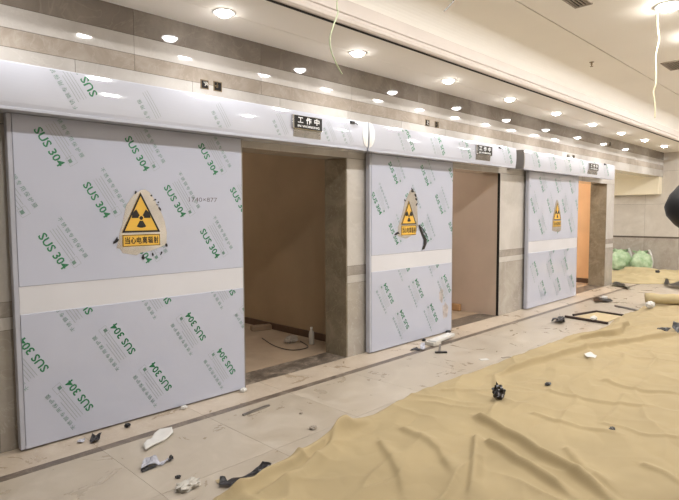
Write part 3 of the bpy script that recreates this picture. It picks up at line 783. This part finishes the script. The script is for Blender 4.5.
# ------------------------------------------------------------------ bags by the far wall
def sack(p, w_, d_, h_, rz, label, seed):
    t = thing('woven_bag', label, 'bag', (p[0], p[1], 0), 'green bags by the far wall')
    t.rotation_euler = (0, 0, rz)
    bm = nb(); bmesh.ops.create_icosphere(bm, subdivisions=4, radius=1)
    for v in bm.verts:
        n = v.co.copy(); s = lambda c: math.copysign(abs(c)**.7, c)
        z = s(n.z); taper = 1-.55*max(0, z)**1.5
        k = 1+.16*noise.noise(n*2.2+Vector((seed, 0, 0)))+.08*noise.noise(n*5+Vector((0, seed, 0)))
        v.co = Vector((s(n.x)*w_/2*k*taper, s(n.y)*d_/2*k*taper, max(0, (z*k*.5+.5)*h_*.9)))
    obj('sack_body', bm, 'bag', t, True)
    bm = nb(); n = 12; g = []
    for i in range(n+1):
        u = -1+2*i/n; row = []
        for j in range(5):
            v = j/4; row.append(bm.verts.new((u*w_*(.20+.24*v)+.02*math.sin(i*2.1), .03*math.sin(i*1.7+v*2)+.03*v, h_*(.72+.28*v*(.75+.35*noise.noise(Vector((i*.9, seed, 0))))))))
        g.append(row)
    for a_, b_ in zip(g, g[1:]):
        for j in range(4): bm.faces.new((a_[j], a_[j+1], b_[j+1], b_[j]))
    bmesh.ops.solidify(bm, geom=bm.faces[:], thickness=.006)
    obj('gathered_mouth', bm, 'bag', t, True)
    bm = tube(nb(), smooth_pts([(w_*.42, -.05, h_*.05), (w_*.46, -.08, h_*.4), (w_*.42, -.04, h_*.75), (w_*.36, 0, h_*.98)]), .028, 8)
    o = obj('white_seam', bm, 'paper', t, True); o['label'] = 'white seam edge'
b1 = at_x(620, 262, 15.55); b2 = at_x(641.5, 262, 15.55)
sack((15.55, b1.y), .58, .36, .60, -.9, 'left pale green woven bag slumped against the far wall', 1.0)
sack((15.55, b2.y), .52, .34, .58, -.75, 'right pale green woven bag slumped against the far wall', 5.0)

# ------------------------------------------------------------------ scraps on the floor
def scrap(name, outline, m, label, cat, h=.02, seed=0, base=0.002, smooth=False, thick=.0015, res=.02, group=None):
    if base == "sheet": base = top(outline)+.001
    bm = nb(); vs = [bm.verts.new((p[0], p[1], 0)) for p in outline]
    bm.faces.new(vs); bmesh.ops.triangulate(bm, faces=bm.faces[:])
    for _ in range(6):
        long = [e for e in bm.edges if e.calc_length() > res]
        if not long: break
        bmesh.ops.subdivide_edges(bm, edges=long, cuts=1, use_grid_fill=False); bmesh.ops.triangulate(bm, faces=[f for f in bm.faces if len(f.verts) > 3])
    size = max((Vector(a)-Vector(b)).length for a in outline for b in outline); f_ = 2.6/size
    for v in bm.verts:
        v.co.z = base+h*(.55+.9*noise.noise(Vector((v.co.x*f_+seed, v.co.y*f_, seed)))+.3*abs(noise.noise(Vector((v.co.x*f_*2.6, v.co.y*f_*2.6, seed)))))
    bmesh.ops.recalc_face_normals(bm, faces=bm.faces[:])
    bmesh.ops.solidify(bm, geom=bm.faces[:], thickness=thick)
    lo = min(v.co.z for v in bm.verts)
    for v in bm.verts: v.co.z += base-lo
    return tag(obj(name, bm, m, None, smooth), label, cat, group)
def wad(name, p, r, m, label, cat, seed, sq=(1, 1, .6), rough=.5, base=0.0, group=None, sub=3):
    bm = nb(); bmesh.ops.create_icosphere(bm, subdivisions=sub, radius=r)
    for v in bm.verts:
        n = v.co.normalized(); k = 1+rough*noise.noise(n*2.5+Vector((seed, seed, 0)))+rough*.6*noise.noise(n*6+Vector((seed, 0, 0)))
        v.co = Vector((v.co.x*k*sq[0], v.co.y*k*sq[1], v.co.z*k*sq[2]))
    lo = min(v.co.z for v in bm.verts)
    for v in bm.verts: v.co.z = max(v.co.z-lo-.12*r, 0)+base
    o = tag(obj(name, bm, m), label, cat, group); o.location = (p[0], p[1], 0); return o
def beam(name, p0, p1, wd, hg, m, label, cat, base=0):
    p0 = Vector((p0[0], p0[1], 0)); p1 = Vector((p1[0], p1[1], 0)); d = p1-p0; L = d.length
    bm = bx(-L/2, L/2, -wd/2, wd/2, base, base+hg, bev=min(wd, hg)*.2)
    o = tag(obj(name, bm, m), label, cat); c = (p0+p1)/2; o.location = (c.x, c.y, 0); o.rotation_euler = (0, 0, math.atan2(d.y, d.x)); return o

def zz(zx, zy, sc, pts): return fl(*[(zx+a/sc, zy+b/sc) for a, b in pts])
scrap('foam_strip', zz(120, 420, 3.77, [(88,105),(100,88),(118,80),(130,60),(150,44),(196,40),(200,55),(165,82),(130,100),(95,122)]), 'paper', 'white foam wrap strip on the floor in front of the nearest door', 'scrap', .012, 1, smooth=True, thick=.012)
t = thing('film_scrap', 'crumpled silver-grey film scrap with a black end, below the white foam strip', 'scrap', (0, 0, 0))
o = scrap('sheet', zz(120, 420, 3.77, [(80,192),(85,165),(100,150),(130,148),(150,165),(180,150),(185,160),(160,175),(130,172),(100,185)]), 'silver', 'x', 'x', .03, 2)
del o['label'], o['category']; o.parent = t
o = scrap('black_end', zz(120, 420, 3.77, [(180,158),(186,146),(200,143),(202,152),(190,160)]), 'black_film', 'x', 'x', .02, 3); del o['category']; o['label'] = 'black end'; o.parent = t
o = scrap('black_backing', zz(120, 420, 3.77, [(78,196),(84,178),(110,184),(140,172),(142,178),(110,190),(84,200)]), 'black_film', 'x', 'x', .012, 5); del o['category']; o['label'] = 'black underside'; o.parent = t
scrap('black_film_strip', zz(116, 414, 3.77, [(388,280),(392,252),(412,250),(420,262),(480,246),(540,215),(552,200),(588,194),(582,214),(560,222),(548,232),(480,258),(430,280)]), 'black_film', 'long black film strip lying at the near edge of the dust sheet', 'scrap', .045, 4, .012)
wad('plastic_wad', at_floor(188, 488), .045, 'clear', 'crumpled milky plastic scrap on the tiles at the bottom left', 'scrap', 3.0, (1.5, 1.0, .5), .7)
scrap('yellow_chip', zz(120, 420, 3.77, [(360,232),(375,224),(395,230),(380,242),(365,240)]), 'board', 'small yellowish chip beside the long black film strip', 'scrap', .006, 8)
t = beam('metal_strip', at_floor(243, 416), at_floor(269, 406), .025, .014, 'steel_dull', 'thin grey metal strip on the tiles before the nearest door', 'metal strip')
wad('dark_crumb', at_floor(178, 478), .016, 'black_film', 'tiny dark crumb below the silver film scrap', 'debris', 4.2, (1, 1, .5))
wad('dark_crumb', at_floor(313, 429), .022, 'concrete', 'small grey crumb alone on the tiles left of the dust sheet', 'debris', 5.2, (1.3, 1, .5))
wad('dark_crumb', at_floor(301, 414), .013, 'concrete', 'tiny crumb on the tiles right of the thin metal strip', 'debris', 5.9, (1.2, 1, .5))
scrap('black_scrap', zz(0, 340, 3.12, [(280,318),(288,300),(300,304),(318,302),(305,322),(285,326)]), 'black_film', 'black scrap on the threshold below the nearest door', 'scrap', .04, 11)
scrap('silver_scrap', zz(0, 340, 3.12, [(240,318),(250,312),(266,310),(262,322),(245,325)]), 'silver', 'small silver scrap beside the black one below the nearest door', 'scrap', .02, 12)
wad('black_wad', at_floor(127.5, 427.5), .02, 'black_film', 'little black wad under the bottom edge of the nearest door', 'scrap', 6, (1, 1, .8))
wad('white_wad', at_floor(184, 409), .022, 'paper', 'left white putty wad under the nearest door', 'scrap', 7, (1.4, .8, .7), .3)
wad('white_wad', at_floor(243.5, 392), .026, 'paper', 'right white putty wad under the corner of the nearest door', 'scrap', 8, (1.2, .9, .8), .3)
# first doorway
c = at_floor(319, 347); 
t = thing('water_bottle', 'small clear bottle standing inside the first doorway by the wall', 'bottle', (4.30, 4.72, 0))
obj('bottle_body', lathe(nb(), [(0, 0), (.03, 0), (.033, .01), (.033, .12), (.028, .15), (.014, .175), (.013, .19), (0, .19)], 18), 'clear', t, True)
obj('cap', lathe(nb(), [(.015, .185), (.015, .205), (0, .205)], 14), 'paper', t, True)
wad('plaster_lump', (4.18, 4.95, 0), .07, 'concrete', 'pale plaster lump by the wall inside the first doorway', 'debris', 2, (1.3, .9, .6), .4)
c = at_floor(262, 330); beam('timber_offcut', at_floor(251, 331), at_floor(271, 329), .10, .07, 'room_dark', 'pale board offcut lying at the left inside the first doorway', 'offcut')
tag(obj('loose_cable', tube(nb(), smooth_pts([at_floor(*q, .006) for q in [(262, 338), (275, 346), (292, 350), (308, 347), (300, 341)]]), .006, 6), 'rod', None, True), 'thin dark cable curled on the floor inside the first doorway', 'cable')
# middle door
t = thing('door_closer_bracket', 'white metal bracket with a dark foot on the floor below the middle door', 'bracket', (0, 0, 0))
a_ = at_floor(432, 346); b_ = at_floor(451, 338)
o = beam('arm', a_, b_, .10, .035, 'paper', 'x', 'x', .03); del o['label'], o['category']; o.parent = t
o = beam('block', at_floor(429, 346), at_floor(437, 344), .14, .05, 'clear', 'x', 'x', .0); del o['label'], o['category']; o.parent = t
pa, pb = at_floor(440, 347.5), at_floor(439.5, 353)
o = obj('foot', tube(nb(), [(pa.x, pa.y, .03), (pb.x, pb.y, .012)], .012, 8), 'steel_dull', t)
o = beam('foot_plate', at_floor(435, 353.2), at_floor(447, 353), .035, .02, 'black_film', 'x', 'x'); del o['category']; o['label'] = 'black foot'; o.parent = t
scrap('black_scrap', zz(400, 325, 9.7, [(95,250),(130,232),(170,225),(195,238),(190,255),(150,246),(110,252)]), 'black_film', 'black film scrap on the dark floor stripe before the middle door', 'scrap', .03, 14)
scrap('silver_scrap', zz(400, 325, 9.7, [(195,215),(215,195),(240,205),(245,240),(215,255),(200,240)]), 'silver', 'silver scrap between the black scrap and the white bracket', 'scrap', .05, 15)
wad('black_wad', at_floor(424, 341), .02, 'black_film', 'little black wad against the bottom of the middle door', 'scrap', 9, (1.3, .9, .7))
wad('black_wad', at_floor(448.5, 333), .03, 'black_film', 'little black wad at the right bottom corner of the middle door', 'scrap', 10, (1.6, .9, .6))
beam('paper_strip', at_floor(480, 360), at_floor(488, 359.3), .05, .006, 'paper', 'pale strip on the tiles right of the white bracket', 'scrap')
beam('paper_strip', at_floor(502, 358), at_floor(510, 357), .03, .006, 'concrete', 'greyish strip on the tiles beside the edge of the dust sheet', 'scrap')
beam('brick', (7.385, 4.62), (7.385, 5.25), .07, .11, 'timber', 'brown timber block against the wall inside the second doorway', 'block')
# farther scraps
scrap('foil_scrap', zz(550, 280, 5.26, [(5,232),(30,212),(50,200),(70,196),(80,225),(60,236),(40,230)]), 'black_film', 'crumpled black foil scrap left of the dark rods', 'scrap', .11, 16)
scrap('black_scrap', zz(550, 280, 5.26, [(222,102),(260,106),(300,98),(330,112),(310,120),(270,118),(240,124)]), 'black_film', 'flat black scrap on the tiles near the third doorway', 'scrap', .06, 17)
wad('white_wad', at_floor(604, 300.5), .06, 'paper', 'white wad lying on the flat black scrap near the third doorway', 'scrap', 12, (1, .8, .6), .5, .01)
beam('dark_rod', at_floor(565, 317.5), at_floor(608, 324.5), .035, .035, 'rod', 'thick dark rod with a pale joint lying in front of the cream board', 'rod')
beam('dark_rod', at_floor(573, 316), at_floor(597, 312), .03, .03, 'rod', 'thin dark rod lying behind the cream board, left one', 'rod')
beam('dark_rod', at_floor(597, 312.3), at_floor(624, 316.3), .03, .03, 'rod', 'thin dark rod lying behind the cream board, right one', 'rod')
beam('grey_rod', at_floor(615, 306.5), at_floor(638, 311.5), .03, .03, 'steel_dull', 'grey rod on the tiles near the end of the rolled cloth', 'rod')
wad('white_wad', at_floor(593.5, 322), .05, 'paper', 'small white wad on the thick dark rod', 'scrap', 13, (1.2, .8, .6), .4, .03)
bd = fl((575, 317.2), (597, 313), (622, 317), (606, 322.8))
bm = nb(); lo_ = [bm.verts.new((p[0], p[1], .001)) for p in bd]; hi_ = [bm.verts.new((p[0], p[1], .012)) for p in bd]
fs = [bm.faces.new(lo_), bm.faces.new(hi_[::-1])]+[bm.faces.new((lo_[k], lo_[(k+1) % 4], hi_[(k+1) % 4], hi_[k])) for k in range(4)]
bmesh.ops.recalc_face_normals(bm, faces=fs)
tag(obj('cream_board', bm, 'board'), 'thin cream board lying between the dark rods beside the dust sheet', 'board')
wad('white_wad', at_floor(650, 311), .07, 'paper', 'white wad on the dust sheet beside the rolled cloth', 'scrap', 14, (1.1, .9, .8), .35, top([at_floor(650, 311)]))
# on the sheet
t = thing('foil_wad', 'crumpled black and silver foil wad standing on the dust sheet', 'scrap', (at_floor(498.5, 405).x, at_floor(498.5, 405).y, top([at_floor(498.5, 405)])-.004))
bm = nb()
def shard(bm, pts, th=.004):
    vs = [bm.verts.new(p) for p in pts]; c_ = bm.verts.new(sum((Vector(p) for p in pts), Vector())/len(pts)+Vector((rnd.uniform(-.01, .01), rnd.uniform(-.015, .015), rnd.uniform(-.01, .01))))
    for i in range(len(vs)): bm.faces.new((vs[i], vs[(i+1) % len(vs)], c_))
def L3d(a, b, dp=0):                    # point in the wad's upright plane facing the room
    s = .0067; r_ = Vector((.70, -.71, 0)); f_ = Vector((.71, .70, 0)); return r_*((a-498.5)*s)+f_*dp+Vector((0, 0, (400.5-b)*s))
Z = lambda a, b, dp=0: L3d(480+a/12.5, 370+b/12.5, dp)
shard(bm, [Z(200,380,.02), Z(165,350,-.03), Z(155,280,-.02), Z(185,210,.0), Z(208,135,.03), Z(232,180,.02), Z(240,270,.0), Z(235,350,-.04)])
shard(bm, [Z(240,385,-.02), Z(230,300,-.05), Z(270,290,-.03), Z(315,300,.0), Z(290,350,-.02), Z(262,385,.0)])
shard(bm, [Z(245,265,.0), Z(255,235,.02), Z(295,225,.04), Z(318,262,.03), Z(290,272,.0)])
bmesh.ops.solidify(bm, geom=bm.faces[:], thickness=.004); b2 = bmesh.ops.create_icosphere(bm, subdivisions=3, radius=.05)
for v in b2['verts']:
    n = v.co.normalized(); k = 1+.6*noise.noise(n*2.7+Vector((3, 1, 0)))+.35*noise.noise(n*6)
    v.co = Vector((v.co.x*k*1.1, v.co.y*k*.9, v.co.z*k+.055))+Vector((.0, -.0, 0))
obj('black_foil', bm, 'black_film', t)
bm = nb(); shard(bm, [Z(175,330,-.05), Z(168,280,-.045), Z(195,215,-.03), Z(218,240,-.04), Z(205,320,-.06)]); shard(bm, [Z(245,290,-.06), Z(275,280,-.05), Z(268,330,-.06), Z(240,330,-.06)])
bmesh.ops.solidify(bm, geom=bm.faces[:], thickness=.003); o = obj('silver_side', bm, 'silver', t); o['label'] = 'silver side of the foil'
scrap('white_scrap', zz(440, 340, 2.84, [(408,55),(425,52),(445,62),(440,68),(418,66)]), 'paper', 'white paper scrap on the dust sheet below its long fold', 'scrap', .02, 20, 'sheet')
wad('dark_crumb', at_floor(548, 389), .022, 'black_film', 'small black crumb in the middle of the dust sheet', 'debris', 15, (1.8, 1, .5), .4, top([at_floor(548, 389)])-.001)
wad('dark_crumb', at_floor(612, 435), .018, 'black_film', 'small black crumb at the lower right of the dust sheet', 'debris', 16, (1.8, 1, .5), .4, top([at_floor(612, 435)])-.001)
scrap('black_film_heap', zz(550, 280, 5.26, [(640,290),(655,272),(685,262),(720,268),(720,300),(670,298)]), 'black_film', 'crumpled black film at the right edge of the dust sheet', 'scrap', .13, 21, 'sheet')
scrap('black_film_chip', zz(550, 280, 5.26, [(560,295),(580,290),(630,292),(638,298),(600,304),(575,300)]), 'black_film', 'thin dark chip left of the crumpled black film on the dust sheet', 'scrap', .04, 22, 'sheet')
# on the far heap
scrap('black_cable_tangle', zz(600, 230, 6.25, [(400,345),(410,332),(425,335),(440,352),(494,345),(520,360),(494,376),(440,365)]), 'black_film', 'black film tangle at the right before the heaped cloth', 'scrap', .08, 23, .03, res=.08)
wad('dark_crumb', (14.0, 3.55), .075, 'black_film', 'dark lump on the heaped pale cloth at the far end', 'debris', 17, (1.4, 1, .7), .4, .10)
scrap('black_scrap', zz(600, 230, 6.25, [(70,345),(100,335),(150,345),(190,372),(180,380),(130,358),(90,354)]), 'black_film', 'dark scrap by the corner pier at the edge of the heaped cloth', 'scrap', .08, 24, res=.08)

# ------------------------------------------------------------------ person at the right edge
def skin(name, joints, edges, root, m, parent, sub=2):
    me = bpy.data.meshes.new(name); me.from_pydata([j[0] for j in joints], edges, []); me.materials.append(M[m])
    o = bpy.data.objects.new(name, me); C.objects.link(o)
    mo = o.modifiers.new('skin', 'SKIN'); mo.use_smooth_shade = True
    for i, j in enumerate(joints):
        r_ = j[1]; me.skin_vertices[0].data[i].radius = r_ if isinstance(r_, tuple) else (r_, r_)
        me.skin_vertices[0].data[i].use_root = (i == root)
    s_ = o.modifiers.new('sub', 'SUBSURF'); s_.levels = sub; s_.render_levels = sub
    dg = bpy.context.evaluated_depsgraph_get(); ev = o.evaluated_get(dg)
    nm = bpy.data.meshes.new_from_object(ev); bpy.data.objects.remove(o)
    for p in nm.polygons: p.use_smooth = True
    nm.materials.clear(); nm.materials.append(M[m])
    o = bpy.data.objects.new(name, nm); C.objects.link(o); o.parent = parent; return o
# local frame: +X = to the figure's right hand seen from behind?  person faces +Y locally, left is -X
EL = EYEP+ray(673, 214)*2.6           # where the elbow shows
P = thing('person', 'person in a black jacket at the right edge, only a raised elbow showing', 'person', (0, 0, 0))
lx, lz = -.47, EL.z
J = [((0, 0, .86), (.175, .13)), ((0, 0, 1.12), (.165, .12)), ((0, .0, 1.30), (.19, .13)), ((0, 0, 1.43), (.13, .10)), ((0, .01, 1.53), (.062, .062)),
     ((-.19, 0, 1.42), .085), ((lx+.0, .05, lz), (.125, .125)), ((-.30, .09, 1.66), .105), ((-.20, .11, 1.69), .05),
     ((.19, 0, 1.42), .085), ((.32, .02, 1.16), .072), ((.27, .22, 1.06), .058), ((.24, .30, 1.05), .044),
     ((-.32, .03, 1.47), .105)]
E_ = [(0, 1), (1, 2), (2, 3), (3, 4), (3, 5), (5, 13), (13, 6), (6, 7), (7, 8), (3, 9), (9, 10), (10, 11), (11, 12)]
skin('jacket', J, E_, 0, 'jacket', P)
J = [((0, 0, .95), (.14, .11)), ((-.085, 0, .78), .088), ((-.11, .02, .50), .07), ((-.13, -.01, .09), .055), ((.085, 0, .78), .088), ((.11, .02, .50), .07), ((.13, -.01, .09), .055), ((0, 0, 1.08), (.14, .10))]
body = skin('body', J, [(0, 1), (1, 2), (2, 3), (0, 4), (4, 5), (5, 6), (0, 7)], 7, 'trousers', P)
J = [((0, .015, 1.50), .055), ((0, .025, 1.56), .058), ((0, .03, 1.63), (.075, .085)), ((0, .03, 1.70), (.082, .10)), ((0, .02, 1.76), (.07, .085)), ((0, .125, 1.655), .016), ((0, .10, 1.69), .02)]
skin('head', J, [(0, 1), (1, 2), (2, 3), (3, 4), (3, 6), (6, 5)], 0, 'skin', P)
bm = nb()
for sx in (-1, 1):
    for (c_, r_, m_) in [((sx*.032, .112, 1.695), .010, 0)]:
        bmesh.ops.create_icosphere(bm, subdivisions=2, radius=r_, matrix=Matrix.Translation(c_))
obj('eyes', bm, 'black', P, True)
bm = nb(); box(bm, -.025, .025, .108, .118, 1.612, 1.619); obj('mouth', bm, mat('lips', srgb(160,92,84), .5), P)
bm = nb()
for sx in (-1, 1):
    r_ = bmesh.ops.create_icosphere(bm, subdivisions=2, radius=.03, matrix=Matrix.Translation((sx*.088, .02, 1.68)))
    for v in r_['verts']: v.co.x = sx*.088+(v.co.x-sx*.088)*.4
obj('ears', bm, 'skin', P, True)
bm = nb(); bmesh.ops.create_icosphere(bm, subdivisions=4, radius=1)
bmesh.ops.delete(bm, geom=[v for v in bm.verts if v.co.z < -.7 or (v.co.y > .3 and v.co.z < .45)], context='VERTS')
for v in bm.verts: v.co = Vector((v.co.x*.088, v.co.y*.108+.008, v.co.z*.10+1.715))*1.0
bmesh.ops.solidify(bm, geom=bm.faces[:], thickness=.012); obj('hair', bm, 'hair', P, True)
def hand(wr, dirv, up, sgn, curl):
    d = Vector(dirv).normalized(); u = Vector(up).normalized(); s_ = d.cross(u).normalized()*sgn
    W = Vector(wr); J = [(tuple(W), (.028, .02)), (tuple(W+d*.05), (.036, .016)), (tuple(W+d*.085), (.036, .014))]; E = [(0, 1), (1, 2)]
    for k, ln in enumerate([.068, .078, .072, .055]):
        b = W+d*.085+s_*(.03-.02*k); i0 = len(J)
        p1 = b+d*ln*.45-u*curl*ln*.25; p2 = p1+d*ln*.25-u*curl*ln*.5; p3 = p2+d*ln*.05-u*curl*ln*.4
        J += [(tuple(b), .0095), (tuple(p1), .009), (tuple(p2), .0085), (tuple(p3), .0075)]; E += [(2, i0), (i0, i0+1), (i0+1, i0+2), (i0+2, i0+3)]
    i0 = len(J); b = W+d*.03+s_*.035
    J += [(tuple(b), .012), (tuple(b+s_*.025+d*.025-u*.008), .011), (tuple(b+s_*.032+d*.055-u*.018), .009)]; E += [(1, i0), (i0, i0+1), (i0+1, i0+2)]
    return skin('hand', J, E, 0, 'skin', P)
hand((-.195, .11, 1.69), (.45, .1, .85), (-.8, .2, .4), 1, .5); hand((.235, .32, 1.05), (-.1, .95, -.2), (0, .2, .95), -1, .6)
for sx in (-1, 1):
    bm = nb(); bmesh.ops.create_icosphere(bm, subdivisions=3, radius=1)
    for v in bm.verts:
        k = 1-.25*max(0, v.co.y); v.co = Vector((sx*.135+v.co.x*.05*k, .06+v.co.y*.145, max(0, .045+v.co.z*(.065-.025*max(0, v.co.y)))))
    obj('shoe', bm, 'shoe', P, True)
FACE = math.radians(-82)
off = Matrix.Rotation(FACE, 3, 'Z') @ Vector((lx, .05, 0))
P.rotation_euler = (0, 0, FACE); P.location = (EL.x-off.x, EL.y-off.y, .03)
